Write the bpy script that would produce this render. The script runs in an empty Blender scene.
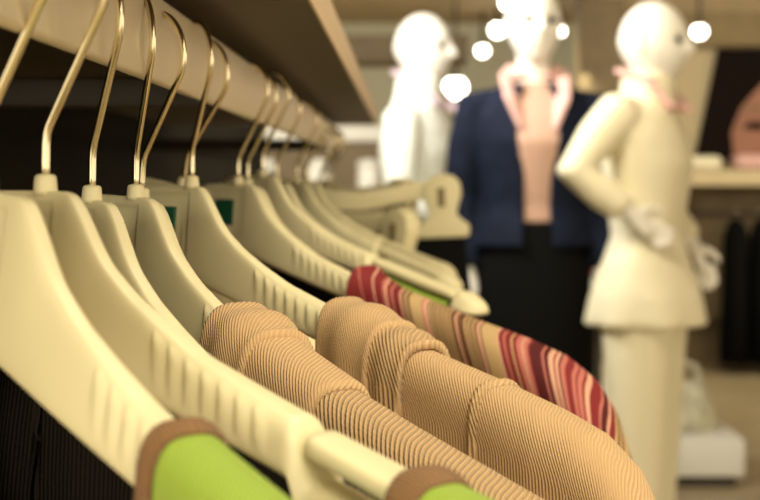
import bpy, bmesh, math, random
from mathutils import Vector, Matrix
random.seed(4)
C = bpy.context.scene.collection
PI = math.pi
EYE = 1.25                     # height of the eye above the shop floor
CX = 0.12                      # the eye stands 12 cm right of the clothes rail
F = 1711.0                     # 50 mm lens on a 22.2 mm sensor, 760 px wide

def lerp(a, b, t): return a + (b - a) * t
def smooth(a, b, x):
    t = max(0.0, min(1.0, (x - a) / (b - a)))
    return t * t * (3 - 2 * t)
def interp(tab, x):
    if x <= tab[0][0]: return tab[0][1]
    for (x0, y0), (x1, y1) in zip(tab, tab[1:]):
        if x <= x1: return y0 + (y1 - y0) * (x - x0) / (x1 - x0)
    return tab[-1][1]
def at(px, py, d):
    return Vector((CX + (px - 405) * d / F, d, EYE + (178 - py) * d / F))

# ------------------------------------------------------------------ materials
def mat(name, col, rough=0.5, metal=0.0, emis=None, estr=0.0, noise=None, spec=0.5, bump=None):
    m = bpy.data.materials.new(name); m.use_nodes = True
    nt = m.node_tree; b = nt.nodes['Principled BSDF']
    b.inputs['Base Color'].default_value = (*col, 1)
    b.inputs['Roughness'].default_value = rough
    b.inputs['Metallic'].default_value = metal
    b.inputs['Specular IOR Level'].default_value = spec
    if emis:
        b.inputs['Emission Color'].default_value = (*emis, 1)
        b.inputs['Emission Strength'].default_value = estr
    if noise:
        sc, amt = noise
        tc = nt.nodes.new('ShaderNodeTexCoord'); n = nt.nodes.new('ShaderNodeTexNoise')
        n.inputs['Scale'].default_value = sc; n.inputs['Detail'].default_value = 5
        r = nt.nodes.new('ShaderNodeValToRGB')
        r.color_ramp.elements[0].position = 0.3; r.color_ramp.elements[1].position = 0.7
        r.color_ramp.elements[0].color = (*[c * (1 - amt) for c in col], 1)
        r.color_ramp.elements[1].color = (*[min(1, c * (1 + amt)) for c in col], 1)
        nt.links.new(tc.outputs['Object'], n.inputs['Vector'])
        nt.links.new(n.outputs['Fac'], r.inputs['Fac'])
        nt.links.new(r.outputs['Color'], b.inputs['Base Color'])
    if bump:
        sc, st, dist = bump
        tc = nt.nodes.new('ShaderNodeTexCoord'); n = nt.nodes.new('ShaderNodeTexNoise')
        n.inputs['Scale'].default_value = sc; n.inputs['Detail'].default_value = 3
        bp = nt.nodes.new('ShaderNodeBump'); bp.inputs['Strength'].default_value = st
        bp.inputs['Distance'].default_value = dist
        nt.links.new(tc.outputs['Object'], n.inputs['Vector'])
        nt.links.new(n.outputs['Fac'], bp.inputs['Height'])
        nt.links.new(bp.outputs['Normal'], b.inputs['Normal'])
    return m

def knit(name, col, col2, period, depth=0.0009, axis='u', rows=0.0022):
    """ribbed knit: wales along one garment direction, small stitches along the other"""
    m = bpy.data.materials.new(name); m.use_nodes = True
    nt = m.node_tree; N = nt.nodes; L = nt.links; b = N['Principled BSDF']
    b.inputs['Roughness'].default_value = 0.9
    b.inputs['Specular IOR Level'].default_value = 0.06
    b.inputs['Sheen Weight'].default_value = 0.0 if col[0] < .1 else 0.12
    uv = N.new('ShaderNodeUVMap'); sep = N.new('ShaderNodeSeparateXYZ'); L.new(uv.outputs['UV'], sep.inputs[0])
    def wave(src, per, warp=None):
        mu = N.new('ShaderNodeMath'); mu.operation = 'MULTIPLY'; mu.inputs[1].default_value = 2 * PI / per
        L.new(src, mu.inputs[0]); s = N.new('ShaderNodeMath'); s.operation = 'SINE'
        if warp is not None:
            ad = N.new('ShaderNodeMath'); L.new(mu.outputs[0], ad.inputs[0]); L.new(warp, ad.inputs[1]); L.new(ad.outputs[0], s.inputs[0])
        else: L.new(mu.outputs[0], s.inputs[0])
        h = N.new('ShaderNodeMath'); h.operation = 'MULTIPLY_ADD'; h.inputs[1].default_value = .5; h.inputs[2].default_value = .5
        L.new(s.outputs[0], h.inputs[0]); return h.outputs[0]
    nz = N.new('ShaderNodeTexNoise'); nz.inputs['Scale'].default_value = 60; L.new(uv.outputs['UV'], nz.inputs['Vector'])
    nm = N.new('ShaderNodeMath'); nm.operation = 'MULTIPLY'; nm.inputs[1].default_value = 2.2; L.new(nz.outputs['Fac'], nm.inputs[0])
    a, c = (sep.outputs[0], sep.outputs[1]) if axis == 'u' else (sep.outputs[1], sep.outputs[0])
    w1 = wave(a, period, nm.outputs[0]); w2 = wave(c, rows, nm.outputs[0])
    mx = N.new('ShaderNodeMath'); mx.operation = 'MULTIPLY_ADD'; mx.inputs[1].default_value = 0.12
    L.new(w2, mx.inputs[0]); L.new(w1, mx.inputs[2])
    n2 = N.new('ShaderNodeTexNoise'); n2.inputs['Scale'].default_value = 900; L.new(uv.outputs['UV'], n2.inputs['Vector'])
    m3 = N.new('ShaderNodeMath'); m3.operation = 'MULTIPLY_ADD'; m3.inputs[1].default_value = 0.5
    L.new(n2.outputs['Fac'], m3.inputs[0]); L.new(mx.outputs[0], m3.inputs[2])
    bp = N.new('ShaderNodeBump'); bp.inputs['Strength'].default_value = 1.35; bp.inputs['Distance'].default_value = depth
    L.new(m3.outputs[0], bp.inputs['Height']); L.new(bp.outputs['Normal'], b.inputs['Normal'])
    mix = N.new('ShaderNodeMix'); mix.data_type = 'RGBA'
    mix.inputs['A'].default_value = (*col2, 1); mix.inputs['B'].default_value = (*col, 1)
    L.new(w1, mix.inputs['Factor']); L.new(mix.outputs['Result'], b.inputs['Base Color'])
    return m

def striped(name, stops, u0, u1):
    m = bpy.data.materials.new(name); m.use_nodes = True
    nt = m.node_tree; N = nt.nodes; L = nt.links; b = N['Principled BSDF']
    b.inputs['Roughness'].default_value = 0.75; b.inputs['Specular IOR Level'].default_value = 0.2
    uv = N.new('ShaderNodeUVMap'); sep = N.new('ShaderNodeSeparateXYZ'); L.new(uv.outputs['UV'], sep.inputs[0])
    ab = N.new('ShaderNodeMath'); ab.operation = 'ABSOLUTE'; L.new(sep.outputs[0], ab.inputs[0])
    Q = 5; out = None
    for q in range(Q):
        lo = u0 + (u1 - u0) * q / Q; hi = u0 + (u1 - u0) * (q + 1) / Q
        mr = N.new('ShaderNodeMapRange'); mr.inputs['From Min'].default_value = lo; mr.inputs['From Max'].default_value = hi
        L.new(ab.outputs[0], mr.inputs['Value'])
        r = N.new('ShaderNodeValToRGB'); r.color_ramp.interpolation = 'CONSTANT'
        seg = [s for s in stops if lo - 1e-6 <= s[0] < hi - 1e-6]
        prev = [s for s in stops if s[0] < lo - 1e-6]
        if prev and seg[0][0] > lo + 1e-5: seg = [(lo, prev[-1][1])] + seg
        seg = seg[:32]
        e = r.color_ramp.elements
        while len(e) < len(seg): e.new(1.0)
        for k, (p, c) in enumerate(seg):
            e[k].position = (p - lo) / (hi - lo); e[k].color = (*c, 1)
        L.new(mr.outputs['Result'], r.inputs['Fac'])
        if out is None: out = r.outputs['Color']; continue
        gt = N.new('ShaderNodeMath'); gt.operation = 'GREATER_THAN'; gt.inputs[1].default_value = lo; L.new(ab.outputs[0], gt.inputs[0])
        mix = N.new('ShaderNodeMix'); mix.data_type = 'RGBA'
        L.new(gt.outputs[0], mix.inputs['Factor']); L.new(out, mix.inputs['A']); L.new(r.outputs['Color'], mix.inputs['B'])
        out = mix.outputs['Result']
    L.new(out, b.inputs['Base Color'])
    n2 = N.new('ShaderNodeTexNoise'); n2.inputs['Scale'].default_value = 1200; L.new(uv.outputs['UV'], n2.inputs['Vector'])
    bp = N.new('ShaderNodeBump'); bp.inputs['Strength'].default_value = 0.5; bp.inputs['Distance'].default_value = 0.0004
    L.new(n2.outputs['Fac'], bp.inputs['Height']); L.new(bp.outputs['Normal'], b.inputs['Normal'])
    return m

M = {}
M['cream'] = mat('cream_plastic', (.72, .65, .41), .42, noise=(14, .03), bump=(900, .12, .0004))
M['steel'] = mat('chrome_wire', (.80, .72, .52), .16, 1.0)
M['rail'] = mat('satin_rail', (.72, .62, .44), .35, .35, bump=(60, .1, .001))
M['sticker'] = mat('green_sticker', (.010, .085, .045), .5)
M['shelf'] = mat('brown_laminate', (.085, .058, .030), .55, noise=(260, .22))
M['shelf_edge'] = mat('beige_edge', (.60, .45, .29), .5, noise=(120, .06))
M['slat'] = mat('dark_slat_panel', (.013, .010, .005), .8, noise=(160, .35), spec=.08)
M['floor'] = mat('beige_floor', (.42, .335, .20), .4, noise=(3, .12))
M['ceil'] = mat('tan_ceiling', (.40, .30, .165), .8, noise=(4, .08))
M['backwall'] = mat('pale_wall', (.46, .45, .34), .8, noise=(3, .08))
M['baywall'] = mat('beige_wall', (.56, .46, .28), .8, noise=(3, .06))
M['brown'] = mat('brown_panel', (.17, .12, .055), .6, noise=(8, .15))
M['fascia'] = mat('olive_fascia', (.225, .165, .075), .7, noise=(8, .1))
M['manq'] = mat('mannequin_white', (.80, .77, .70), .35)
M['suit'] = mat('cream_suit', (.80, .74, .54), .8, bump=(40, .3, .01))
M['coat'] = mat('white_coat', (.82, .86, .80), .8, bump=(40, .3, .01))
M['navy'] = mat('navy_jacket', (.0075, .011, .025), .8, noise=(30, .3), spec=.12)
M['black'] = mat('black_cloth', (.006, .006, .006), .9, spec=.04)
M['pink'] = mat('pink_cloth', (.66, .40, .36), .8)
M['blush'] = mat('blush_cloth', (.50, .31, .23), .8)
M['lilac'] = mat('lilac_cloth', (.62, .47, .55), .8)
M['red'] = mat('red_cloth', (.32, .008, .022), .7)
M['glow'] = mat('lamp_glow', (1, .95, .85), .5, emis=(1, .93, .80), estr=9)
M['white'] = mat('white_laminate', (.80, .79, .70), .45)
M['khaki'] = mat('pale_bag', (.58, .55, .40), .6, noise=(20, .3), bump=(30, .6, .02))
M['darkmetal'] = mat('dark_metal', (.04, .03, .02), .5)
M['hair'] = mat('poster_hair', (.008, .004, .003), .8, spec=.1)
M['skin'] = mat('poster_skin', (.33, .14, .085), .6, noise=(5, .12))
M['ink'] = mat('poster_dark', (.010, .004, .003), .8, spec=.1)
M['tan'] = knit('tan_knit', (.60, .405, .215), (.50, .325, .165), .0018, .00032)
M['tanrib'] = knit('tan_rib_knit', (.62, .42, .225), (.47, .305, .15), .0025, .0007)
M['tancollar'] = knit('tan_fine_knit', (.58, .39, .205), (.50, .325, .165), .0016, .0003, rows=.0015)
M['green'] = knit('lime_jersey', (.32, .45, .06), (.28, .41, .05), .0016, .0003)
M['trim'] = knit('brown_binding', (.25, .135, .06), (.21, .11, .05), .0018, .0005, axis='v')
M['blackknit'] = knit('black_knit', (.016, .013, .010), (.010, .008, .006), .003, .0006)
M['brownknit'] = knit('dark_brown_knit', (.055, .030, .018), (.04, .022, .012), .003, .0006)

# ------------------------------------------------------------------ builders
def mesh_obj(name, bm, material, parent=None, smooth_=True):
    me = bpy.data.meshes.new(name); bm.normal_update(); bm.to_mesh(me); bm.free()
    if smooth_:
        for p in me.polygons: p.use_smooth = True
    for m in (material if isinstance(material, (list, tuple)) else [material]): me.materials.append(m)
    o = bpy.data.objects.new(name, me); C.objects.link(o)
    if parent: o.parent = parent
    return o
def tag(o, label, cat, group=None):
    o['label'] = label; o['category'] = cat
    if group: o['group'] = group
    return o
def thing(name, label, cat, loc=(0, 0, 0), rz=0, group=None):
    o = bpy.data.objects.new(name, None); C.objects.link(o)
    o.empty_display_size = .05
    o.location = loc; o.rotation_euler = (0, 0, rz)
    return tag(o, label, cat, group)
def struct(o): o['kind'] = 'structure'; return o
def copy_tree(o, parent=None):
    c = o.copy(); C.objects.link(c); c.parent = parent
    for ch in list(o.children): copy_tree(ch, c)
    return c
def grid(bm, rows, closed_u=False, closed_v=False, uvs=None, uvl=None):
    vs = [[bm.verts.new(p) for p in r] for r in rows]
    n = len(vs); k = len(vs[0])
    for i in range(n if closed_v else n - 1):
        for j in range(k if closed_u else k - 1):
            i2 = (i + 1) % n; j2 = (j + 1) % k
            f = bm.faces.new((vs[i][j], vs[i][j2], vs[i2][j2], vs[i2][j]))
            if uvs:
                for lp, (a, b) in zip(f.loops, ((i, j), (i, j2), (i2, j2), (i2, j))): lp[uvl].uv = uvs[a][b]
    return vs
def box(bm, x0, x1, y0, y1, z0, z1, bev=0.0):
    v = [bm.verts.new((x, y, z)) for z in (z0, z1) for y in (y0, y1) for x in (x0, x1)]
    fs = [bm.faces.new([v[i] for i in q]) for q in ((0, 2, 3, 1), (4, 5, 7, 6), (0, 1, 5, 4), (2, 6, 7, 3), (0, 4, 6, 2), (1, 3, 7, 5))]
    if bev:
        es = list({e for f in fs for e in f.edges})
        bmesh.ops.bevel(bm, geom=es, offset=bev, segments=3, affect='EDGES', profile=.5)
def tube(bm, pts, radii, n=12, ry=None, cap=True):
    """circular (or flattened) tube along a polyline, capped"""
    pts = [Vector(p) for p in pts]; rings = []
    if not isinstance(radii, (list, tuple)): radii = [radii] * len(pts)
    up = None
    for i, p in enumerate(pts):
        t = (pts[min(i + 1, len(pts) - 1)] - pts[max(i - 1, 0)]).normalized()
        if up is None:
            up = Vector((0, 1, 0)) if abs(t.y) < .9 else Vector((1, 0, 0))
        up = (up - t * up.dot(t)).normalized(); sd = t.cross(up)
        r = radii[i]; r2 = r if ry is None else ry[i]
        rings.append([p + sd * (r * math.cos(2 * PI * k / n)) + up * (r2 * math.sin(2 * PI * k / n)) for k in range(n)])
    vs = grid(bm, rings, closed_u=True)
    if cap:
        bm.faces.new(vs[0][::-1]); bm.faces.new(vs[-1])
def stack(bm, rings, n=28, p=2.2):
    """horizontal superellipse rings (cx, cy, z, rx, ry), capped"""
    out = []
    for cx, cy, z, rx, ry in rings:
        rr = []
        for k in range(n):
            a = 2 * PI * k / n; c, s = math.cos(a), math.sin(a)
            rr.append((cx + rx * math.copysign(abs(c) ** (2 / p), c), cy + ry * math.copysign(abs(s) ** (2 / p), s), z))
        out.append(rr)
    vs = grid(bm, out, closed_u=True)
    bm.faces.new(vs[0][::-1]); bm.faces.new(vs[-1])
def ball(bm, c, rx, ry, rz, n=20):
    stack(bm, [(c[0], c[1], c[2] - rz * math.cos(PI * k / n), max(.001, rx * math.sin(PI * k / n)), max(.001, ry * math.sin(PI * k / n))) for k in range(n + 1)], p=2)
def lathe(bm, prof, n=24, c=(0, 0, 0)):
    rows = [[(c[0] + r * math.cos(2 * PI * k / n), c[1] + r * math.sin(2 * PI * k / n), c[2] + z) for k in range(n)] for r, z in prof]
    vs = grid(bm, rows, closed_u=True); bm.faces.new(vs[0][::-1]); bm.faces.new(vs[-1])
def prism(bm, outline, y0, y1, bev=0.0):
    a = [bm.verts.new((x, y0, z)) for x, z in outline]; b = [bm.verts.new((x, y1, z)) for x, z in outline]
    fs = [bm.faces.new(a), bm.faces.new(b[::-1])]
    k = len(a)
    for i in range(k): fs.append(bm.faces.new((a[i], b[i], b[(i + 1) % k], a[(i + 1) % k])))
    bmesh.ops.recalc_face_normals(bm, faces=bm.faces)
    if bev:
        es = [e for f in fs[:2] for e in f.edges]
        bmesh.ops.bevel(bm, geom=es, offset=bev, segments=3, affect='EDGES', profile=.5)
def remesh(o, vox, it=6, fac=.5):
    m = o.modifiers.new('skin', 'REMESH'); m.mode = 'VOXEL'; m.voxel_size = vox; m.use_smooth_shade = True
    s = o.modifiers.new('soft', 'SMOOTH'); s.iterations = it; s.factor = fac

# ------------------------------------------------------------------ coat hanger
OFF = .022                                                   # the body sits a little left of its hook
P = [(0, .0042), (.0130, .0045), (.0168, .0068), (.0208, .0125), (.0256, .0200), (.031, .0275), (.0444, .0378), (.06, .0465), (.0763, .0545),
     (.1107, .0665), (.126, .0715), (.17, .085), (.215, .0975), (.232, .105)]
def drop(r):
    """smoothed shoulder line"""
    if r < 0: return P[0][1]
    return sum(interp(P, max(0, r + o)) for o in (-.003, -.0015, 0, .0015, .003)) / 5
def side(s): return s if s > -OFF / 2 else -s - OFF
def thick(r): return interp([(0, .011), (.03, .013), (.10, .018), (.2, .026), (.23, .024)], r)
STEP0, STEP1 = .118, .128
def step(r): return .0150 * smooth(STEP0, STEP1, r) * (1 - smooth(.203, .209, r))
def low(r): return .0490 + .285 * (r + OFF / 2)
def section(s, n=56):
    r = side(s); zt = -drop(r) - step(r); zb = -low(r)
    zb = min(zb, zt - .012)
    end = 1.0
    if r > .215: end = math.sqrt(max(.0004, 1 - ((r - .215) / .0165) ** 2))
    hz = (zt - zb) / 2 * end; zc = (zt + zb) / 2; hy = thick(r) / 2 * end
    pts = []
    for k in range(n):
        a = 2 * PI * k / n; c, sn = math.cos(a), math.sin(a)
        ex = 2 / lerp(8.0, 4.0, smooth(.02, .11, r))
        y = hy * math.copysign(abs(c) ** ex, c); z = zc + hz * math.copysign(abs(sn) ** ex, sn)
        y *= lerp(lerp(.45, .62, smooth(.03, .12, r)), 1.25, max(0, min(1, (zt - z) / max(.001, zt - zb))) ** .8)
        if y < 0:                                            # the face with panel and grips
            below = zt - z
            q = abs(s + OFF / 2)
            hw = .0187 - .010 * smooth(.036, .046, -z) ** 2
            ins = (1 - smooth(hw - .0014, hw, q)) * smooth(.0075, .0092, -z)
            y += .0011 * ins
            if .058 < r < .112:
                ph = (r - .058 - (below - .003) * .35) / .0077
                fr = ph - math.floor(ph)
                wv = smooth(0, .18, fr) * (1 - smooth(.3, .95, fr))
                y -= .0010 * wv * smooth(.001, .0035, below) * (1 - smooth(.009, .0135, below))
        pts.append((s, y, z))
    return pts
def hanger_body():
    bm = bmesh.new(); ss = []
    s = -.2535
    while s < .2316:
        ss.append(s)
        s += .0008 if (abs(s + OFF / 2) < .026 or .043 < side(s) < .13) else .003
    ss[0] = -.2534; ss.append(.2314)
    vs = grid(bm, [section(s) for s in ss], closed_u=True)
    bm.faces.new(vs[0]); bm.faces.new(vs[-1][::-1])
    bmesh.ops.recalc_face_normals(bm, faces=bm.faces)
    return bm
def tongue(sgn):
    bm = bmesh.new(); rings = []; n = 20
    N = 26
    for i in range(N + 1):
        r = .1225 + (.2075 - .1225) * i / N
        e = 1.0 if r > .1265 else math.sqrt(max(.02, 1 - ((.1265 - r) / .0042) ** 2))
        zt = -drop(r) - .0012; h = .0078
        hy = (thick(r) / 2 - .0026) * e; hz = h / 2 * e; zc = zt - h / 2
        s = r if sgn > 0 else -r - OFF
        rings.append([(s, hy * math.copysign(abs(math.cos(2 * PI * k / n)) ** .6, math.cos(2 * PI * k / n)),
                       zc + hz * math.copysign(abs(math.sin(2 * PI * k / n)) ** .6, math.sin(2 * PI * k / n))) for k in range(n)])
    vs = grid(bm, rings, closed_u=True); bm.faces.new(vs[0]); bm.faces.new(vs[-1][::-1])
    bmesh.ops.recalc_face_normals(bm, faces=bm.faces)
    return bm
def hook_path():
    c = (.0065, .0632); R = .0200
    pts = [(0, -.004), (0, .004), (.0002, .011)]
    kink = (.0017, .0175); a0 = math.radians(-22)
    t = (c[0] + R * math.cos(a0), c[1] + R * math.sin(a0))
    pts += [(.0007, .0148), kink]
    for k in range(1, 8): pts.append((lerp(kink[0], t[0], k / 8), lerp(kink[1], t[1], k / 8)))
    for k in range(0, 29):
        a = a0 + (math.radians(207) - a0) * k / 28
        pts.append((c[0] + R * math.cos(a), c[1] + R * math.sin(a)))
    return [(x, 0, z) for x, z in pts]
def make_hanger():
    root = thing('coat_hanger', 'x', 'hanger')
    mesh_obj('body', hanger_body(), M['cream'], root)
    for g in (1, -1): mesh_obj('tongue', tongue(g), M['cream'], root)
    bm = bmesh.new()
    lathe(bm, [(.0041, -.0058), (.0040, -.004), (.0037, -.0002), (.0034, .0007), (.0026, .0012), (.0012, .0013)], 28)
    mesh_obj('neck_collar', bm, M['cream'], root)
    bm = bmesh.new(); tube(bm, hook_path(), .00155, 12)
    mesh_obj('hook', bm, M['steel'], root)
    bm = bmesh.new()
    box(bm, -.0215, -.0030, -.0048, -.0020, -.0345, -.0155, .0006)
    mesh_obj('size_sticker', bm, M['sticker'], root, False)
    return root
def pose(root, d, th, dz=0, roll=0, x0=0, hook_s=0.0, swivel=32):
    th = math.radians(th)
    root.rotation_mode = 'XYZ'
    R = Matrix.Rotation(-th, 4, 'Z') @ Matrix.Rotation(roll, 4, 'Y')
    piv = Vector((0, 0, .0855 if abs(roll) > .06 and x0 else 0))
    L = Matrix.Translation((x0 if not piv.z else 0, d, EYE + dz)) @ Matrix.Translation(piv) @ R @ Matrix.Translation(-piv)
    root.location = L.to_translation(); root.rotation_euler = L.to_euler()
    for ch in root.children:
        if ch.name.split('.')[0] in ('hook', 'neck_collar'):
            ch.location = (hook_s, 0, 0)
            if ch.name.startswith('hook'):
                ch.rotation_euler = (0, -roll if not piv.z else 0, th - math.radians(swivel))
    return L

proto = make_hanger()
GH = 'cream coat hangers on the rail'
#     px note          d     th   dz     roll  x0     hook_s  label
HANG = {
 'A': (.510, 45, 0.0, .085, 0, -.010, 'largest and nearest cream plastic coat hanger, at the lower left, above black shadow'),
 'B': (.570, 40, 0.0, .0, 0, 0, 'cream coat hanger with a long row of grip ribs and an open strap slot'),
 'C': (.655, 48, -.004, .06, 0, 0, 'cream coat hanger with bare wedge shaped shoulder between slotted hanger and nearer tan knit'),
 'D': (.758, 46, -.004, .03, 0, .001, 'cream coat hanger carrying the nearer tan knit with a turned back collar'),
 'DD': (.803, 45, -.006, .075, -.004, 0, 'cream coat hanger tucked close behind the nearer tan knit, mostly hidden'),
 'E': (.930, 40, 0.0, 0.0, 0, .006, 'cream coat hanger with dark green sticker carrying the farther tan rib knit'),
 'EE': (1.005, 41, -.002, .17, -.012, 0, 'cream coat hanger hidden behind the farther tan knit, its hook leaning left'),
 'F': (1.244, 40, 0.0, .0, 0, -.002, 'cream coat hanger with a fully visible green sticker, carrying the red and tan striped top'),
 'FF': (1.305, 40, -.002, .03, 0, 0, 'cream coat hanger close behind the striped top hanger, mostly hidden'),
 'G': (1.60, 40, 0.0, 0.0, 0, 0, 'blurred bare cream coat hanger right behind the one with the far lime top'),
 'H': (1.90, 40, 0.0, .0, 0, 0, 'blurred bare cream coat hanger, second from the far end of its row'),
 'I': (2.10, 40, 0.0, .0, 0, 0, 'farthest cream coat hanger on the rail before the clip hangers'),
 'FG': (1.44, 39, .006, -.02, 0, 0, 'blurred cream coat hanger carrying the far lime top behind the striped top'),
}
LM = {}
SWIVEL = {'A': 25, 'B': 30, 'C': 57, 'D': 66, 'DD': 42, 'E': 60, 'EE': 40, 'F': 30}
HG = {}
for i, (k, (d, th, dz, roll, x0, hs, lab)) in enumerate(HANG.items()):
    h = proto if i == 0 else copy_tree(proto)
    h['label'] = lab; h['group'] = GH
    LM[k] = pose(h, d, th, dz, roll, x0, hs, SWIVEL.get(k, 30)); HG[k] = h

# ------------------------------------------------------------------ garments on hangers
def gtop(r):
    """shoulder crest of a garment lying on the hanger, drooping past its tip"""
    if r <= .215: return -drop(r) + .0022
    return interp([(.215, -drop(.215) + .0022), (.245, -.104), (.27, -.113), (.288, -.126), (.30, -.143), (.310, -.170), (.317, -.205), (.321, -.25), (.324, -.30)], r)
def gthick(r, ex): return interp([(0, .0085), (.1, .0105), (.2, .0155), (.25, .021), (.29, .020), (.324, .012)], r) + ex
def gpoint(r, a, ex, sag, seed, fold, dz=0, ext=1.0):
    """a: distance down from the crest, negative on the front; sag widens the drape"""
    t = gthick(r if r < .215 else .215 + (r - .215) * ext, ex); sg = -1 if a < 0 else 1; b = abs(a)
    re = r if r < .215 else .215 + (r - .215) * ext
    zt = gtop(re) + dz
    q = PI / 2 * t                                           # rounded crest
    if b < q:
        w = b / t
        return (sg * t * math.sin(w) ** .8, zt - t * (1 - math.cos(w)) ** 1.25)
    dn = b - q
    zt2 = lerp(zt, -.14, .65 * smooth(.05, .5, dn))
    y = t + .007 * smooth(0, .12, dn) + sag * smooth(.02, .25, dn)
    y += fold * smooth(.005, .20, dn) * math.sin(r * 62 + seed + dn * 3) + .5 * fold * smooth(.01, .15, dn) * math.sin(r * 131 + seed * 2.3 - dn * 9)
    return (sg * y, zt2 - t - dn)
def garment(root_name, label, cat, L, s0, dip, length, material, ex=0.0, sag=.0, fold=.002, seed=0.0, bands=(), trim=None, group=None, cover=1.0, back_dip=.06, nose=None, s1=.322, dz=0, ext=1.0, mirror=True):
    root = thing(root_name, label, cat, group=group)
    root.location = L.to_translation(); root.rotation_euler = L.to_euler()
    arc = gthick(s0, ex) * PI / 2
    rows = []
    a = -length
    def grow(x): return .0035 if abs(x) < .06 else (.008 if abs(x) < .2 else .03)
    while a < length: rows.append(a); a += grow(a)
    rows.append(length)
    def rn(a):                                               # neckline, measured from the body's middle
        b = abs(a); dp = dip if a < 0 else back_dip
        if b < arc: return s0
        t = (b - arc) / dp
        if t >= 1: return -OFF / 2
        return -OFF / 2 + (s0 + OFF / 2) * (1 - t ** 2.0) ** .55
    def half(bm, uvl, sgn, f0, f1, nc, exx, rs, wide=None, bulge=None, hard=False):
        pts = []; uvs = []
        for a in rs:
            r0 = rn(a)
            pr = []; ur = []
            for j in range(nc + 1):
                f = j / nc
                r = r0 + (s1 - r0) * (f0 + (f1 - f0) * f) if wide is None else r0 + wide[0] + (wide[1] - wide[0]) * f
                e2 = exx + (bulge(f) if bulge else 0)
                y, z = gpoint(max(r, 0), a, e2, sag, seed, fold, dz + (bulge(f) if bulge else 0), ext)
                s = r if sgn > 0 else -r - OFF
                pr.append((s, y, z)); g_ = .62 * min(abs(a), .035) + .08 * abs(a)
                ur.append((r - g_ if a < 0 else r + g_, a))
            pts.append(pr); uvs.append(ur)
        vs = grid(bm, pts, uvs=uvs, uvl=uvl)
    halves = (1, -1) if mirror else (1,)
    bm = bmesh.new(); uvl = bm.loops.layers.uv.new('UVMap')
    for g in halves: half(bm, uvl, g, 0, 1, 90, ex, rows)
    bmesh.ops.remove_doubles(bm, verts=bm.verts, dist=.0002)
    o = mesh_obj('garment_body', bm, material, root)
    sd = o.modifiers.new('cloth', 'SOLIDIFY'); sd.thickness = .0016; sd.offset = -1
    ncks = [a for a in rows if (-(dip + arc) * .985 < a < (back_dip + arc) * .985)]
    for nm, w0, w1, bmat, th, shape in bands:
        for gs in ([(1,), (-1,)] if nm == 'shoulder_seam' else [halves]):
            bm = bmesh.new(); uvl = bm.loops.layers.uv.new('UVMap')
            for g in gs: half(bm, uvl, g, 0, 1, 30, ex, ncks, wide=(w0, w1), bulge=shape)
            bmesh.ops.remove_doubles(bm, verts=bm.verts, dist=.0003)
            o = mesh_obj(nm, bm, bmat, root)
            sd = o.modifiers.new('cloth', 'SOLIDIFY'); sd.thickness = th; sd.offset = -1
    if trim:
        bm = bmesh.new(); uvl = bm.loops.layers.uv.new('UVMap')
        for g in halves: half(bm, uvl, g, 0, 1, 12, ex, ncks, wide=(-.0005, trim), bulge=lambda f: .0004 + .0018 * math.sqrt(max(0, 1 - (2 * f - 1) ** 2)))
        o = mesh_obj('neckline_binding', bm, M['trim'], root)
        sd = o.modifiers.new('cloth', 'SOLIDIFY'); sd.thickness = .002; sd.offset = -1
    return root

def roll_edge(h, lo=.12, hi=.80):
    return lambda f: .0006 + h * smooth(0, lo, f) * (1 - .15 * math.sin(f * 9)) * (1 - smooth(hi, 1.0, f) ** 2 * .9)
GK = 'tan knits on the rail'
GL = 'lime tops on the rail'
garment('lime_top', 'lime green knit top with brown bound neckline on the nearest hanger, lower left', 'top', LM['A'], .0905, .34, .58, M['green'], ex=.002, fold=.003, seed=1, trim=.0065, group=GL, back_dip=.12)
garment('lime_top', 'lime green top with wide brown edge starting past the slot of the second hanger', 'top', LM['B'], .161, .26, .60, M['green'], ex=.001, fold=.002, seed=2, trim=.010, group=GL, back_dip=.2)
garment('dark_filler_sweater', 'black sweater shape added to darken the space under the nearest hangers', 'sweater', LM['C'], .108, .035, .62, M['blackknit'], ex=.0, fold=.002, seed=3)  # black garment added to stand in for shade below the near hangers
garment('tan_cardigan', 'nearer tan knit with one turned back collar and wide ribbed sleeve', 'cardigan', LM['D'], .075, .18, .62, M['tanrib'], dz=.0, ex=.0035, fold=.002, seed=4,
        bands=(('rolled_collar', -.001, .027, M['tancollar'], .003, roll_edge(.0072, .06, .975)), ('yoke', .024, .066, M['tan'], .002, lambda f: .0006 + .0035 * (1 - .4 * f) * (1 - smooth(.93, 1, f)))), group=GK)
garment('tan_cardigan', 'farther tan rib knit with double folded collar, beside the striped top', 'cardigan', LM['E'], .116, .24, .64, M['tan'], ext=1.10, s1=.313, dz=-.0005, ex=.0025, sag=.003, fold=.0025, seed=5.3,
        bands=(('rolled_collar', -.001, .035, M['tancollar'], .003, roll_edge(.0078, .06, .975)), ('under_collar', .032, .054, M['tanrib'], .003, roll_edge(.0052, .05, .96)),
               ('shoulder_seam', .094, .100, M['tanrib'], .002, lambda f: .0002 + .0016 * math.sin(PI * f))), group=GK)
MR, DM, PK, LP, TN, BR, CRM = (.20, .022, .025), (.085, .012, .014), (.46, .15, .12), (.62, .34, .24), (.50, .345, .17), (.15, .072, .034), (.74, .58, .36)
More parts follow.
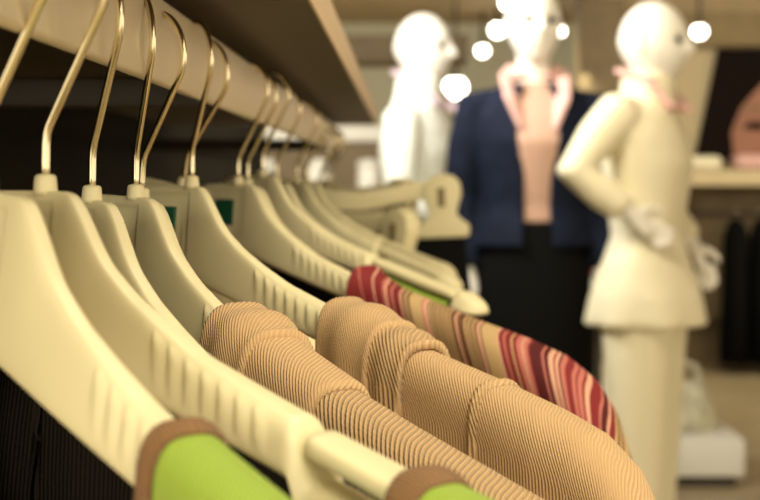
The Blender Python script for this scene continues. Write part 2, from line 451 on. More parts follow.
seq = [(MR, 13), (PK, .8), (MR, 6), (LP, .9), (MR, 4), (PK, 1.5), (LP, 1), (MR, 2), (PK, 1.2), (DM, 1), (MR, 2.2), (LP, 1), (BR, 1.5), (TN, 1), (BR, 1.4), (TN, 6), (PK, .8), (LP, 2), (BR, .8),
       (TN, 1), (BR, 1), (TN, .8), (BR, 1), (TN, .9), (BR, 1.1), (TN, .8), (BR, 1), (TN, .9), (BR, 1), (TN, .8), (BR, 2.2), (LP, 1),
       (BR, 2), (DM, 1), (TN, 1), (BR, 1), (TN, .9), (BR, 1.2), (TN, .8), (BR, 1.4), (LP, 1.4), (BR, .8), (TN, 7), (LP, .8), (MR, 2), (PK, 1), (MR, 2.5), (TN, .8), (MR, 1.8), (PK, 2.2), (LP, .8), (PK, 2), (MR, 1),
       (DM, 5), (PK, 1), (DM, 2), (LP, 2.2), (MR, .7), (LP, 1.4), (DM, .8), (PK, 2), (MR, 3), (PK, 1.6), (MR, .8), (PK, 2), (MR, 1), (LP, 2), (MR, 4), (PK, 1), (DM, 2), (LP, 1), (MR, 2), (TN, 1), (BR, 1), (TN, .8), (BR, 1), (TN, 3), (DM, 3)]
tot = sum(w for _, w in seq); u = .095; stops = []
half_n = 0
for c_, w in seq:
    stops.append((u, c_)); u += w / tot * .245
M['stripe'] = striped('striped_cloth', stops, .095, .340)
garment('striped_top', 'red, pink, brown and tan vertically striped top behind the tan knits', 'top', LM['F'], .126, .22, .60, M['stripe'], dz=.003, ext=.86, s1=.34, ex=.004, sag=.003, fold=.0025, seed=2.2,
        bands=(('turned_neck_edge', -.003, .016, M['stripe'], .0016, lambda f: .001 + .005 * (1 - f) ** 2),))
garment('lime_top', 'blurred lime green top just showing above the striped top', 'top', LM['FG'], .135, .20, .56, M['green'], ex=.003, fold=.001, seed=7, group=GL, s1=.202, dz=-.0125)

# ------------------------------------------------------------------ clip hangers
def make_clip_hanger():
    root = thing('clip_hanger', 'x', 'hanger')
    bm = bmesh.new()
    ol = [(-.165, .004), (-.12, -.002), (-.06, -.010), (-.02, -.004), (-.012, .001), (.012, .001), (.02, -.004), (.06, -.010), (.12, -.002), (.165, .004),
          (.165, -.020), (.12, -.026), (.06, -.034), (.02, -.032), (-.02, -.032), (-.06, -.034), (-.12, -.026), (-.165, -.020)]
    prism(bm, ol, -.005, .005, .002)
    mesh_obj('body', bm, M['cream'], root)
    for g in (1, -1):
        bm = bmesh.new()
        o2 = [(.146, -.018), (.150, -.002), (.160, .008), (.174, .011), (.188, .008), (.197, -.002), (.198, -.018), (.193, -.034), (.190, -.044), (.196, -.052), (.207, -.060), (.207, -.074), (.203, -.077), (.141, -.077), (.137, -.074), (.137, -.060), (.148, -.052), (.154, -.044), (.151, -.034)]
        prism(bm, [(g * x, z) for x, z in o2], -.011, .011, .003)
        c = mesh_obj('clip', bm, M['cream'], root)
        bm = bmesh.new(); box(bm, g * .172 - .005, g * .172 + .005, -.0125, -.0105, -.034, -.008, .0008)
        mesh_obj('clip_slot', bm, M['brown'], c, False)
    bm = bmesh.new(); lathe(bm, [(.0046, -.010), (.0040, -.004), (.0038, .0010), (.0027, .0026), (.0012, .0027)], 24)
    mesh_obj('neck_collar', bm, M['cream'], root)
    bm = bmesh.new(); tube(bm, hook_path(), .00155, 10)
    mesh_obj('hook', bm, M['steel'], root)
    return root
clipA = make_clip_hanger()
clipA['label'] = 'cream clip hanger with the wide clip reaching farthest right, beside the navy jacket'; clipA['group'] = 'cream clip hangers on the rail'
LA = pose(clipA, 2.38, 8, -.014, -.05, 0, 0)
def clip_skirt(L, label, seed):
    t = thing('black_skirt', label, 'skirt', L.to_translation(), 0, 'black skirts on the clip hangers')
    t.rotation_euler = L.to_euler()
    bm = bmesh.new(); rings = []
    for k in range(15):
        z = -.062 - .5 * k / 14; hw = .200 + .03 * k / 14
        ring = []
        for q in range(48):
            an = 2 * PI * q / 48; x = hw * math.copysign(abs(math.cos(an)) ** .6, math.cos(an))
            y = (.006 + .012 * min(1, k / 3)) * math.sin(an) + .006 * min(1, k / 4) * math.sin(x * 60 + seed)
            ring.append((x, y, z))
        rings.append(ring)
    vs = grid(bm, rings, closed_u=True); bm.faces.new(vs[0]); bm.faces.new(vs[-1][::-1])
    bmesh.ops.recalc_face_normals(bm, faces=bm.faces)
    mesh_obj('cloth', bm, M['black'], t)
    bm = bmesh.new()
    box(bm, -.136, .136, -.0085, .0085, -.064, -.040, .003); mesh_obj('waistband', bm, M['black'], t)
clipB = copy_tree(clipA)
clipB['label'] = 'cream clip hanger with its clip lower and further left, behind the bare coat hanger'
LB = pose(clipB, 2.23, 48, -.030, 0.10, 0, 0)
clip_skirt(LA, 'black skirt under the rightmost clip hanger, beside the navy jacket', 1)
clip_skirt(LB, 'black skirt under the lower left clip hanger', 2.4)
for k, (d, lab) in enumerate(((2.52, 'third clip hanger, only its hook showing near the far end of the rail'), (2.65, 'second last wire hook of a clip hanger at the far end of the rail'), (2.78, 'last clip hanger at the far end of the rail'))):
    c = copy_tree(clipA); c['label'] = lab; pose(c, d, 48 + k, -.006, .03, 0, 0)

# ------------------------------------------------------------------ rail, shelf, slat wall
bm = bmesh.new(); box(bm, .0015, .0075, -.15, 3.05, EYE + .0435, EYE + .0838, .0022)
rail = thing('clothes_rail', 'flat satin metal clothes rail that the cream hangers hook over', 'rail', (0, 0, 0))
mesh_obj('bar', bm, M['rail'], rail)
for y in (.5, 1.12, 2.92):
    bm = bmesh.new(); box(bm, -.318, .0012, y, y + .012, EYE + .046, EYE + .066, .002)
    mesh_obj('bracket', bm, M['darkmetal'], rail)
sh = thing('display_shelf', 'brown laminate shelf with beige front edge above the clothes rail', 'shelf')
bm = bmesh.new(); box(bm, -.318, .0650, .12, 3.2, EYE + .100, EYE + .127)
mesh_obj('board', bm, M['shelf'], sh, False)
bm = bmesh.new(); box(bm, .0650, .0670, .12, 3.2, EYE + .0995, EYE + .1275, .0006)
mesh_obj('edge_band', bm, M['shelf_edge'], sh, False)
bm = bmesh.new()
box(bm, -.345, -.320, .45, 5.4, EYE + .060, 2.0)
box(bm, -.345, -.328, .45, 5.4, EYE + .043, EYE + .060)
z = EYE + .043
while z > .1:
    box(bm, -.345, -.320, .45, 5.4, z - .085, z); box(bm, -.345, -.328, .45, 5.4, z - .100, z - .085); z -= .100
struct(mesh_obj('wall_left', bm, M['slat'], None, False))

# ------------------------------------------------------------------ shop shell
def plain(name, dims, m):
    bm = bmesh.new(); box(bm, *dims); return struct(mesh_obj(name, bm, m, None, False))
plain('floor', (-6, 9, -3, 14.6, -.05, 0), M['floor'])
plain('ceiling', (-6, 9, .2, 14.6, 2.55, 2.62), M['ceil'])
plain('wall_back', (-6, 9, 14.5, 14.6, 0, 2.55), M['backwall'])
plain('wall_right', (1.42, 5.2, 11.4, 11.5, 0, 2.55), M['baywall'])
plain('trim_1', (1.42, 5.2, 11.25, 11.4, 2.11, 2.33), M['fascia'])
plain('trim_2', (1.42, 5.2, 11.37, 11.4, 2.33, 2.55), M['ceil'])
plain('trim_3', (1.24, 1.52, 11.0, 11.38, 0, 2.40), M['brown'])
plain('trim_4', (-.55, .45, 9.0, 9.5, 1.86, 2.0), M['brown'])
plain('baseboard_right', (1.52, 5.2, 11.36, 11.4, 0, .32), M['brown'])

# ------------------------------------------------------------------ mannequins
def head(bm, c, yaw, k=1.0):
    """c: middle of the head; the face looks along local -Y turned by yaw"""
    n, m_ = 44, 40; rows = []
    R = Matrix.Rotation(yaw, 3, 'Z')
    for i in range(1, n):
        ph = PI * i / n; z = -math.cos(ph); rr = math.sin(ph); row = []
        for j in range(m_):
            th = 2 * PI * j / m_; x = rr * math.cos(th); y = rr * math.sin(th)
            X = x * .076; Y = y * .098; Z = z * .118
            if z < 0:                                        # jaw narrows and sits forward
                X *= 1 - .30 * z * z; Y = Y * (1 - .22 * (-z)) - .014 * (-z)
            fr = smooth(.25, .95, -y)
            nose = math.exp(-(x / .16) ** 2) * math.exp(-((z + .12) / .20) ** 2) * fr
            eye = (math.exp(-((x - .40) / .20) ** 2) + math.exp(-((x + .40) / .20) ** 2)) * math.exp(-((z - .06) / .11) ** 2) * fr
            lip = math.exp(-(x / .28) ** 2) * math.exp(-((z + .48) / .07) ** 2) * fr
            chin = math.exp(-(x / .3) ** 2) * math.exp(-((z + .82) / .14) ** 2) * fr
            Y -= .024 * nose - .024 * eye + .006 * lip + .010 * chin
            row.append(Vector(c) + R @ Vector((X, Y, Z)) * k)
        rows.append(row)
    vs = grid(bm, rows, closed_u=True); bm.faces.new(vs[0][::-1]); bm.faces.new(vs[-1])
    for g in (1, -1):
        ear = [Vector(c) + R @ Vector((g * .076, .012 + .010 * math.sin(t), .004 + .028 * math.cos(t))) * k for t in [PI * q / 6 for q in range(7)]]
        tube(bm, ear, .007, 8)
def hand(bm, w, d, side_, k=1.0):
    """five curled fingers on a palm; w wrist, d direction of the palm, side_ where the thumb leaves"""
    d = Vector(d).normalized(); t = Vector(side_); t = (t - d * t.dot(d)).normalized(); nrm = d.cross(t)
    w = Vector(w)
    tube(bm, [w, w + d * .03, w + d * .065, w + d * .088], [.024, .034, .041, .036], 14, ry=[.020, .018, .016, .012])
    for q, (off, ln) in enumerate(((.030, .068), (.010, .078), (-.010, .072), (-.029, .056))):
        b = w + d * .078 + t * off
        tube(bm, [b, b + d * ln * .45 + nrm * .003, b + d * ln * .78 + nrm * .012, b + d * ln * .98 + nrm * .024], [.0095, .0088, .008, .0065], 10)
    b = w + d * .025 + t * .026
    tube(bm, [b, b + d * .022 + t * .022, b + d * .045 + t * .032, b + d * .062 + t * .034 + nrm * .006], [.013, .011, .0095, .0075], 10)
def mannequin(label, loc, yaw, look, arms, skin=None, sc=1.0):
    root = thing('mannequin', label, 'mannequin', loc, yaw, 'white shop mannequins')
    root.scale = (sc, sc, sc)
    bm = bmesh.new()
    head(bm, (0, -.016, 1.662), look, 1.07)
    tube(bm, [(0, .018, 1.42), (0, .012, 1.50), (0, .002, 1.56), (0, -.004, 1.64)], [.062, .054, .050, .054], 18)
    stack(bm, [(0, 0, .80, .10, .085), (0, .01, .88, .160, .108), (0, .012, .95, .168, .112), (0, .005, 1.04, .140, .095), (0, 0, 1.12, .120, .082), (0, -.006, 1.22, .138, .098),
               (0, -.012, 1.31, .155, .112), (0, .0, 1.39, .165, .092), (0, .008, 1.45, .140, .070), (0, .012, 1.485, .07, .05)])
    for g in (1, -1):
        tube(bm, [(g * .082, .008, .90), (g * .088, .004, .78), (g * .082, -.004, .62), (g * .075, -.006, .48), (g * .074, .010, .36), (g * .072, .014, .22), (g * .070, .010, .09), (g * .070, .0, .05)],
             [.088, .080, .066, .052, .053, .044, .034, .036], 16)
        tube(bm, [(g * .070, .035, .035), (g * .072, -.02, .045), (g * .078, -.09, .030), (g * .080, -.15, .022)], [.034, .038, .040, .022], 12, ry=[.032, .036, .024, .016])
    for a in arms:
        sh_, el, wr = [Vector(p) for p in a['pts']]
        m1 = sh_.lerp(el, .4); m2 = el.lerp(wr, .3)
        tube(bm, [sh_, m1, el, m2, wr], [.052, .044, .037, .036, .025], 14)
        hand(bm, wr - (Vector(a['hd']).normalized() * .01), a['hd'], a['thumb'])
    o = mesh_obj('body', bm, skin or M['manq'], root); remesh(o, .0065, 4)
    Re = Matrix.Rotation(look, 3, 'Z')
    for g in (1, -1):
        bm = bmesh.new(); ball(bm, (0, 0, 0), .017, .009, .010, 10)  # dark flattened ball set in each eye socket
        e = mesh_obj('dark_eye', bm, M['hair'], root); e.location = Vector((0, -.016, 1.662)) + Re @ Vector((g * .031, -.078, .008)) * 1.07
    bm = bmesh.new(); lathe(bm, [(.16, -.001), (.17, .004), (.17, .008), (.10, .012), (.01, .013)], 36, (0, .0, 0))
    mesh_obj('base_plate', bm, M['white'], root)
    return root
def cloth(name, root, m, build, vox=.011, it=8):
    bm = bmesh.new(); build(bm)
    o = mesh_obj(name, bm, m, root); remesh(o, vox, it); return o
def sleeve(bm, a, end=.86, r=(.050, .066, .062, .055, .052, .045)):
    sh_, el, wr = [Vector(p) for p in a['pts']]
    tube(bm, [Vector((sh_.x * .70, sh_.y * .8, sh_.z - .010)), sh_ + Vector((-.06 * sh_.x, 0, -.012)), sh_.lerp(el, .45), el, el.lerp(wr, .45), el.lerp(wr, end)], list(r), 18)
def flare(bm, hem, rx, ry, waist=.132, top=1.49, folds=.0):
    n = 60; rings = []
    tab = [(hem, rx, ry), (lerp(hem, 1.10, .33), lerp(rx, .19, .4), lerp(ry, .135, .4)), (lerp(hem, 1.10, .7), .178, .126), (1.10, waist + .016, .100), (1.20, .158, .116), (1.31, .178, .132), (1.39, .190, .112), (1.445, .168, .092), (top, .118, .084), (1.53, .088, .080), (1.575, .078, .078)]
    for z, a, b in tab:
        w = folds * max(0, (1.05 - z) / (1.05 - hem)) if z < 1.05 else 0
        rings.append([(a * math.cos(t) * (1 + w * math.sin(7 * t)), b * math.sin(t) * (1 + w * math.sin(7 * t)) + .0, z) for t in [2 * PI * k / n for k in range(n)]])
    vs = grid(bm, rings, closed_u=True); bm.faces.new(vs[0][::-1]); bm.faces.new(vs[-1])
def collar(bm, r0=.062, r1=.088, z0=1.545, z1=1.46, lap=.10):
    """turned collar with two points lying on the chest"""
    tube(bm, [(r0 * math.cos(t), .010 + r0 * math.sin(t), z0 - .02 * (1 - math.sin(t))) for t in [math.radians(q) for q in range(-60, 241, 20)]], .012, 8)
    for g in (1, -1):
        tube(bm, [(g * .060, .03, z0 - .01), (g * .085, -.03, z0 - .045), (g * .075, -.095, z1 - .03), (g * .050, -.125, z1 - lap)], [.020, .030, .032, .010], 10, ry=[.010, .010, .010, .008])
def legs(bm, r=(.125, .112, .094, .088, .092), gap=.080):
    for g in (1, -1):
        tube(bm, [(g * gap, .006, .92), (g * gap, .004, .78), (g * gap * .98, 0, .50), (g * gap * .95, .008, .26), (g * gap * .95, .006, .045)], list(r), 22)
    stack(bm, [(0, .008, .80, .15, .11), (0, .01, .90, .178, .122), (0, .01, 1.0, .165, .115), (0, .004, 1.08, .138, .098)])

# cream suit, hand on the hip, seen from its right side
arms3 = [dict(pts=[(-.178, .035, 1.470), (-.275, .135, 1.285), (-.200, -.015, 1.165)], hd=(.45, -.45, -.45), thumb=(0, -.3, 1)),
         dict(pts=[(.185, .0, 1.43), (.225, .03, 1.200), (.210, -.090, 1.06)], hd=(0, -.4, -.9), thumb=(-.3, -1, .2))]
m3 = mannequin('bald white mannequin in a cream trouser suit, hand on hip, looking right', (.825, 5.0, 0), math.radians(66), math.radians(4), arms3, sc=.985)
def j3(bm):
    flare(bm, .835, .200, .180, folds=.03)
    for a in arms3: sleeve(bm, a)
cloth('jacket', m3, M['suit'], j3)
cloth('trousers', m3, M['suit'], lambda bm: legs(bm, (.118, .104, .086, .078, .080), .070))
cloth('shirt_collar', m3, M['pink'], lambda bm: collar(bm, .078, z0=1.585, z1=1.50, lap=.03), .006, 3)
# navy jacket over a pink blouse
arms2 = [dict(pts=[(-.182, .005, 1.43), (-.222, .02, 1.15), (-.205, -.03, .905)], hd=(.05, -.15, -1), thumb=(.3, -1, 0)),
         dict(pts=[(.182, .005, 1.43), (.220, .02, 1.15), (.208, -.03, .905)], hd=(-.05, -.15, -1), thumb=(-.3, -1, 0))]
m2 = mannequin('white mannequin in a navy jacket, pink blouse and black skirt, facing forward', (.530, 5.5, 0), math.radians(3), math.radians(6), arms2, sc=1.045)
def j2(bm):
    n = 64; rings = []                                       # an open front: the tube skips the middle of the chest
    tab = [(.985, .198, .145), (1.03, .184, .135), (1.11, .156, .112), (1.21, .165, .126), (1.31, .186, .140), (1.39, .198, .118), (1.445, .165, .092), (1.485, .095, .070)]
    for z, a, b in tab:
        gap = math.radians(lerp(13, 15, (z - .93) / .4) if z < 1.3 else 19)
        rr = []
        for k in range(n + 1):
            t = -PI / 2 + gap + (2 * PI - 2 * gap) * k / n
            rr.append((a * math.cos(t), b * math.sin(t), z))
        rr += [((a - .016) * math.cos(t), (b - .016) * math.sin(t), z) for t in [-PI / 2 + gap + (2 * PI - 2 * gap) * k / n for k in range(n, -1, -1)]]
        rings.append(rr)
    vs = grid(bm, rings, closed_u=True); bm.faces.new(vs[0][::-1]); bm.faces.new(vs[-1])
    for a in arms2: sleeve(bm, a, .93)
cloth('jacket', m2, M['navy'], j2, .008, 4)
cloth('blouse', m2, M['blush'], lambda bm: stack(bm, [(0, 0, 1.055, .147, .106), (0, -.004, 1.11, .134, .098), (0, -.008, 1.21, .147, .112), (0, -.012, 1.31, .165, .126), (0, 0, 1.39, .170, .102), (0, .008, 1.45, .13, .072), (0, .010, 1.49, .075, .058)]))
cloth('blouse_collar', m2, M['pink'], lambda bm: collar(bm, .064, lap=.12), .006, 3)
cloth('skirt', m2, M['black'], lambda bm: stack(bm, [(0, .004, .42, .200, .150), (0, .006, .60, .198, .146), (0, .010, .80, .196, .140), (0, .010, .92, .182, .130), (0, .004, 1.02, .160, .116), (0, .002, 1.07, .150, .110)]))
# white coat, farther back
arms1 = [dict(pts=[(-.185, .0, 1.43), (-.235, -.02, 1.17), (-.180, -.185, 1.075)], hd=(.5, -.9, .1), thumb=(0, 0, 1)),
         dict(pts=[(.185, .0, 1.43), (.235, .02, 1.16), (.225, -.02, .92)], hd=(0, -.15, -1), thumb=(-.3, -1, 0))]
m1 = mannequin('bald white mannequin in a white coat with lilac collar, left of the navy jacket', (.168, 6.2, 0), math.radians(70), 0, arms1, sc=1.03)
def j1(bm):
    flare(bm, .50, .235, .20, folds=.03)
    for a in arms1: sleeve(bm, a)
cloth('coat', m1, M['coat'], j1)
cloth('collar', m1, M['lilac'], lambda bm: collar(bm, .078, z0=1.585, z1=1.50, lap=.05), .006, 3)
cloth('trousers', m1, M['coat'], lambda bm: legs(bm))

# ------------------------------------------------------------------ shop fittings in the background
def spot(px, py, d, r, label, stalk):
    p = at(px, py, d)
    t = thing('ceiling_spotlight', label, 'lamp', p, 0, 'glowing ceiling spotlights')
    bm = bmesh.new(); lathe(bm, [(r * .3, r * 1.05), (r * .5, r * .8), (r * .62, r * .48), (r * .6, r * .46)], 28)
    mesh_obj('housing', bm, M['darkmetal'], t)
    bm = bmesh.new(); ball(bm, (0, 0, -r * .25), r * .97, r * .97, r * .92, 14)
    mesh_obj('bulb', bm, M['glow'], t)
    bm = bmesh.new(); tube(bm, [(0, 0, r * .4), (0, 0, 2.56 - p.z)], .012, 8)
    mesh_obj('stem', bm, M['darkmetal'], t)
spot(697, 31, 10.6, .046, 'round glowing spotlight on the right, above the wall poster', 0)
spot(455, 85, 12.6, .085, 'large glowing round lamp beside the shoulder of the navy jacket, largest of the lamps', 0)
spot(497, 29, 13.0, .060, 'glowing lamp just left of the mannequin face over the navy jacket', 0)
spot(482, 50, 13.4, .050, 'small glowing lamp above the shoulder of the navy jacket', 0)
spot(559, 31, 13.2, .038, 'smallest glowing lamp just right of the face above the navy jacket', 0)
spot(506, 3, 12.0, .045, 'glowing lamp at the top edge beside the forehead of the navy jacket mannequin', 0)

t = thing('wall_poster', 'large framed poster of a face with dark hair on the right wall', 'poster', (2.03, 11.34, 1.35))
bm = bmesh.new(); prism(bm, [(0, 0), (1.5, 0), (1.5, .75), (.15, .75)], 0, .05, .004)
mesh_obj('panel', bm, M['ink'], t, False)
bm = bmesh.new()
prism(bm, [(.01, .0), (.26, .0), (.24, .20), (.30, .36), (.42, .50), (.60, .62), (.75, .66), (.75, .745), (.16, .745), (.11, .5)], -.004, .0)
mesh_obj('printed_hair', bm, M['hair'], t, False)
bm = bmesh.new(); prism(bm, [(.19, .0), (.17, .16), (.21, .32), (.30, .45), (.44, .57), (.62, .66), (.9, .70), (1.2, .6), (1.35, .3), (1.3, .0)], -.003, .0)
mesh_obj('printed_face', bm, M['skin'], t, False)
for cx in (.40, .86):
    bm = bmesh.new(); prism(bm, [(cx - .09, .235), (cx - .05, .262), (cx, .272), (cx + .06, .262), (cx + .10, .238), (cx + .05, .222), (cx, .215), (cx - .05, .222)], -.007, -.004)
    mesh_obj('printed_eye', bm, M['hair'], t, False)
    bm = bmesh.new(); prism(bm, [(cx - .10, .33), (cx - .04, .372), (cx + .04, .375), (cx + .12, .345), (cx + .04, .355), (cx - .04, .350)], -.007, -.004)
    mesh_obj('printed_eyebrow', bm, M['brown'], t, False)

cn = thing('display_counter', 'long beige display counter below the wall poster', 'counter', (1.55, 10.85, 0))
bm = bmesh.new(); box(bm, .30, 3.2, 0, .5, 1.20, 1.30, .01); mesh_obj('top', bm, M['baywall'], cn, False)
bm = bmesh.new(); box(bm, .30, 3.2, .38, .5, .33, 1.20); mesh_obj('back_panel', bm, M['brown'], cn, False)
bm = bmesh.new(); box(bm, .30, .34, .02, .38, 0, 1.20); mesh_obj('side_panel', bm, M['brown'], cn, False)
bm = bmesh.new(); tube(bm, [(.34, .15, 1.02), (3.2, .15, 1.02)], .014, 10); mesh_obj('hanging_rail', bm, M['darkmetal'], cn)
bm = bmesh.new(); box(bm, 0, .42, 0, .26, 0, .10, .04)
tag(mesh_obj('folded_sweater', bm, M['pink'], None), 'pale pink folded sweater on the counter below the poster', 'sweater').location = (2.22, 10.90, 1.30)
bm = bmesh.new(); box(bm, 0, .24, 0, .26, 0, .09, .04)
tag(mesh_obj('folded_shirt', bm, M['suit'], None), 'cream folded shirt on the left end of the counter', 'shirt').location = (1.90, 10.90, 1.30)
for k in range(4):
    x = 2.24 + k * .165
    g = thing('black_coat', ('black coat hanging below the counter, leftmost of the row', 'black coat hanging below the counter, second from the left', 'black coat hanging below the counter, third from the left', 'black coat at the right edge of the photo, last of the hanging row')[k], 'coat', (x, 11.0, 1.02), 0, 'black coats under the counter')
    bm = bmesh.new()
    rings = []
    for z, a, b in ((-.03, .02, .05), (-.07, .05, .13), (-.15, .07, .17), (-.45, .075, .17), (-.95, .095, .18)):
        rings.append([(a * math.cos(t) * (1 + .12 * math.sin(6 * t + k)), b * math.sin(t), z) for t in [2 * PI * q / 36 for q in range(36)]])
    vs = grid(bm, rings, closed_u=True); bm.faces.new(vs[0]); bm.faces.new(vs[-1][::-1])
    bmesh.ops.recalc_face_normals(bm, faces=bm.faces)
    mesh_obj('cloth', bm, M['black'], g)
    bm = bmesh.new(); tube(bm, [(0, 0, -.03), (0, 0, 0), (.01, 0, .02), (0, 0, .03), (-.012, 0, .012)], .004, 8); mesh_obj('hook', bm, M['steel'], g)

# plinth with a pale bag
def plinth(loc, w, dp, h, label):
    t = thing('display_plinth', label, 'plinth', loc)
    bm = bmesh.new(); box(bm, -w / 2, w / 2, -dp / 2, dp / 2, .045, h, .008); mesh_obj('block', bm, M['white'], t)
    bm = bmesh.new(); box(bm, -w / 2 + .03, w / 2 - .03, -dp / 2 + .03, dp / 2 - .03, 0, .046); mesh_obj('recessed_foot', bm, M['darkmetal'], t, False)
    return t
plinth((1.27, 7.15, 0), .44, .55, .20, 'low white plinth on the floor right of the cream trousers')
def bag(loc, sc, label):
    t = thing('handbag', label, 'bag', loc, .3)
    bm = bmesh.new(); rings = []
    for z, a, b in ((0, .10, .06), (.012, .118, .072), (.07, .112, .075), (.13, .09, .055), (.17, .078, .030), (.18, .074, .018)):
        rings.append([(sc * a * math.cos(q) * (1 + .06 * math.sin(5 * q + z * 40)), sc * b * math.sin(q) * (1 + .1 * math.sin(7 * q + z * 30)), sc * z) for q in [2 * PI * i / 40 for i in range(40)]])
    vs = grid(bm, rings, closed_u=True); bm.faces.new(vs[0][::-1]); bm.faces.new(vs[-1])
    mesh_obj('pouch', bm, M['khaki'], t)
    for y in (-.014, .014):
        bm = bmesh.new(); tube(bm, [(sc * .055 * math.cos(q), sc * y * (1 + .6 * math.sin(q)), sc * (.172 + .075 * math.sin(q))) for q in [PI * i / 14 for i in range(15)]], sc * .007, 8)
        mesh_obj('handle', bm, M['khaki'], t)
bag((1.285, 7.10, .20), 1.15, 'pale slouchy handbag standing on the low white plinth')
plinth((1.115, 9.2, 0), .40, .5, .16, 'white plinth farther back, between the striped top and the cream trousers')
bag((1.10, 9.15, .16), .9, 'pale handbag on the farther plinth, left of the cream trousers')

# red dress on a stand behind the navy jacket
rd = thing('red_dress', 'dark red dress on a slim stand between the navy jacket and the cream suit', 'dress', (.985, 7.6, 0))
bm = bmesh.new()
rings = []
for z, a, b in ((.62, .13, .12), (.80, .12, .11), (1.0, .10, .09), (1.10, .085, .08), (1.22, .10, .09), (1.32, .10, .08), (1.38, .06, .05)):
    rings.append([(a * math.cos(q) * (1 + .05 * math.sin(8 * q)), b * math.sin(q) * (1 + .05 * math.sin(8 * q)), z) for q in [2 * PI * i / 48 for i in range(48)]])
vs = grid(bm, rings, closed_u=True); bm.faces.new(vs[0][::-1]); bm.faces.new(vs[-1])
mesh_obj('cloth', bm, M['red'], rd)
bm = bmesh.new(); tube(bm, [(0, 0, .01), (0, 0, 1.44)], .012, 10); mesh_obj('pole', bm, M['darkmetal'], rd)
bm = bmesh.new(); lathe(bm, [(.14, 0), (.14, .008), (.02, .016)], 28); mesh_obj('base', bm, M['darkmetal'], rd)

# wardrobe with a white top board behind the far end of the rail
wr = thing('wall_cabinet', 'dark brown cabinet with a white top board behind the far end of the rail', 'cabinet', (-.62, 8.0, 0))
bm = bmesh.new(); box(bm, 0, .66, 0, .4, 0, 1.42); mesh_obj('carcass', bm, M['brown'], wr, False)
bm = bmesh.new(); box(bm, -.02, .68, -.02, .4, 1.42, 1.49, .005); mesh_obj('top_board', bm, M['white'], wr)
for k, x in enumerate((-.50, -.26, -.04)):
    tt = thing('white_canister', ('white canister seen between the hooks, leftmost of three', 'white canister behind the last hooks, middle of three', 'white canister beside the white coat, right of three')[k], 'container', (x, 7.55, 0), 0, 'white canisters on the low table')
    bm = bmesh.new(); lathe(bm, [(.045, 1.13), (.05, 1.14), (.05, 1.29), (.046, 1.30)], 24); mesh_obj('jar', bm, M['white'], tt)
    bm = bmesh.new(); lathe(bm, [(.051, 1.30), (.051, 1.325), (.01, 1.335)], 24); mesh_obj('lid', bm, M['white'], tt)
tb = thing('side_table', 'tall dark side table under the white canisters at the far end of the rail', 'table', (-.60, 7.4, 0))
bm = bmesh.new(); box(bm, 0, .66, 0, .32, 1.10, 1.13, .004); mesh_obj('tabletop', bm, M['brown'], tb)
for x in (.03, .60):
    for y in (.03, .26):
        bm = bmesh.new(); box(bm, x, x + .035, y, y + .035, 0, 1.10); mesh_obj('leg', bm, M['brown'], tb, False)
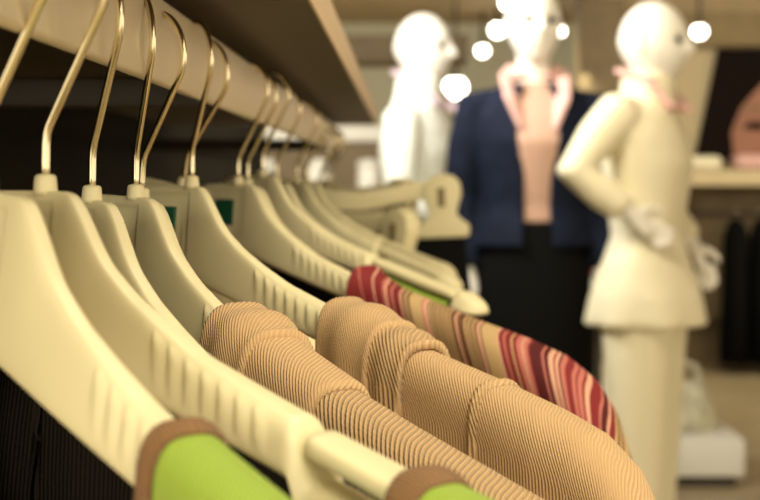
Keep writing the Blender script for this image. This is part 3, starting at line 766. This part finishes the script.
# dark stand of clothes behind the navy jacket
rk = thing('clothes_rack', 'free standing dark clothes rack behind the navy jacket', 'rack', (.62, 8.6, 0))
bm = bmesh.new(); tube(bm, [(-.35, 0, 1.62), (.45, 0, 1.62)], .014, 10); mesh_obj('top_bar', bm, M['darkmetal'], rk)
for x in (-.35, .45):
    bm = bmesh.new(); tube(bm, [(x, 0, 0.01), (x, 0, 1.62)], .014, 10); mesh_obj('post', bm, M['darkmetal'], rk)
    bm = bmesh.new(); box(bm, x - .02, x + .02, -.25, .25, 0, .02); mesh_obj('foot', bm, M['darkmetal'], rk, False)
for k in range(6):
    x = .34 + k * .125
    g = thing('dark_jacket', ('dark jacket on the rack behind the navy jacket, leftmost', 'dark jacket on the rack behind the navy jacket, second from the left', 'dark jacket on the rack behind the navy jacket, third from the left', 'dark jacket on the rack, third from the right', 'dark jacket on the rack, second from the right beside the red dress', 'dark jacket at the right end of the rack above the red dress')[k], 'jacket', (x, 8.6, 1.604), 0, 'dark jackets on the rack')
    bm = bmesh.new(); rings = []
    for z, a, b in ((-.05, .012, .05), (-.09, .04, .13), (-.18, .055, .20), (-.5, .058, .19), (-.80 - .05 * (k % 2), .062, .20)):
        rings.append([(a * math.cos(t) * (1 + .1 * math.sin(5 * t + k)), b * math.sin(t), z) for t in [2 * PI * q / 32 for q in range(32)]])
    vs = grid(bm, rings, closed_u=True); bm.faces.new(vs[0]); bm.faces.new(vs[-1][::-1]); bmesh.ops.recalc_face_normals(bm, faces=bm.faces)
    mesh_obj('cloth', bm, M['black'] if k % 2 else M['brownknit'], g)
    bm = bmesh.new(); tube(bm, [(0, 0, -.05), (0, 0, 0), (.014, 0, .012), (.010, 0, .027), (-.004, 0, .032), (-.016, 0, .016)], .003, 8); mesh_obj('hook', bm, M['steel'], g)

# ------------------------------------------------------------------ light, camera
def area(loc, size, power, col, aim, sy=None):
    l = bpy.data.lights.new('ceiling_and_fill_light', 'AREA'); l.energy = power; l.color = col; l.size = size
    if sy: l.shape = 'RECTANGLE'; l.size_y = sy
    o = bpy.data.objects.new('ceiling_and_fill_light', l); C.objects.link(o); o.location = loc
    o.rotation_euler = (Vector(aim) - Vector(loc)).to_track_quat('-Z', 'Y').to_euler()
WARM = (1, .90, .66)
area((-.9, -1.6, 1.58), .5, 17, WARM, (.05, .8, 1.18))  # added low fill lamp for the hanger fronts, not a ceiling panel
area((.75, -.9, 2.45), 1.1, 17, WARM, (.1, .7, 1.2))
area((.45, .9, 2.5), .7, 18, WARM, (.2, 1.2, 1.2))
area((-.6, 4.9, 2.5), .5, 95, (1, .97, .90), (.2, 6.1, 1.4))
area((.15, 3.7, 2.5), .6, 42, WARM, (.7, 5.3, 1.2))
area((2.4, 9.3, 2.5), 1.6, 60, WARM, (2.4, 10.5, .4))
area((0.3, 11.5, 2.5), 2.0, 55, WARM, (0.3, 13.5, .8))
w = bpy.data.worlds.new('World'); bpy.context.scene.world = w; w.use_nodes = True
w.node_tree.nodes['Background'].inputs['Color'].default_value = (1, .84, .58, 1)
w.node_tree.nodes['Background'].inputs['Strength'].default_value = 1.35

cam = bpy.data.cameras.new('Camera'); co = bpy.data.objects.new('Camera', cam); C.objects.link(co)
cam.sensor_width = 22.2; cam.lens = 50; cam.clip_start = .02
co.location = (CX, 0, EYE)
co.rotation_euler = (PI / 2 - math.atan(72 / F), 0, math.atan(25 / F))
cam.dof.use_dof = True; cam.dof.focus_distance = .71; cam.dof.aperture_fstop = 9.5
S = bpy.context.scene; S.camera = co
S.view_settings.view_transform = 'Standard'; S.view_settings.look = 'None'; S.view_settings.gamma = 1; S.view_settings.use_curve_mapping = False
S.view_settings.exposure = 0.24
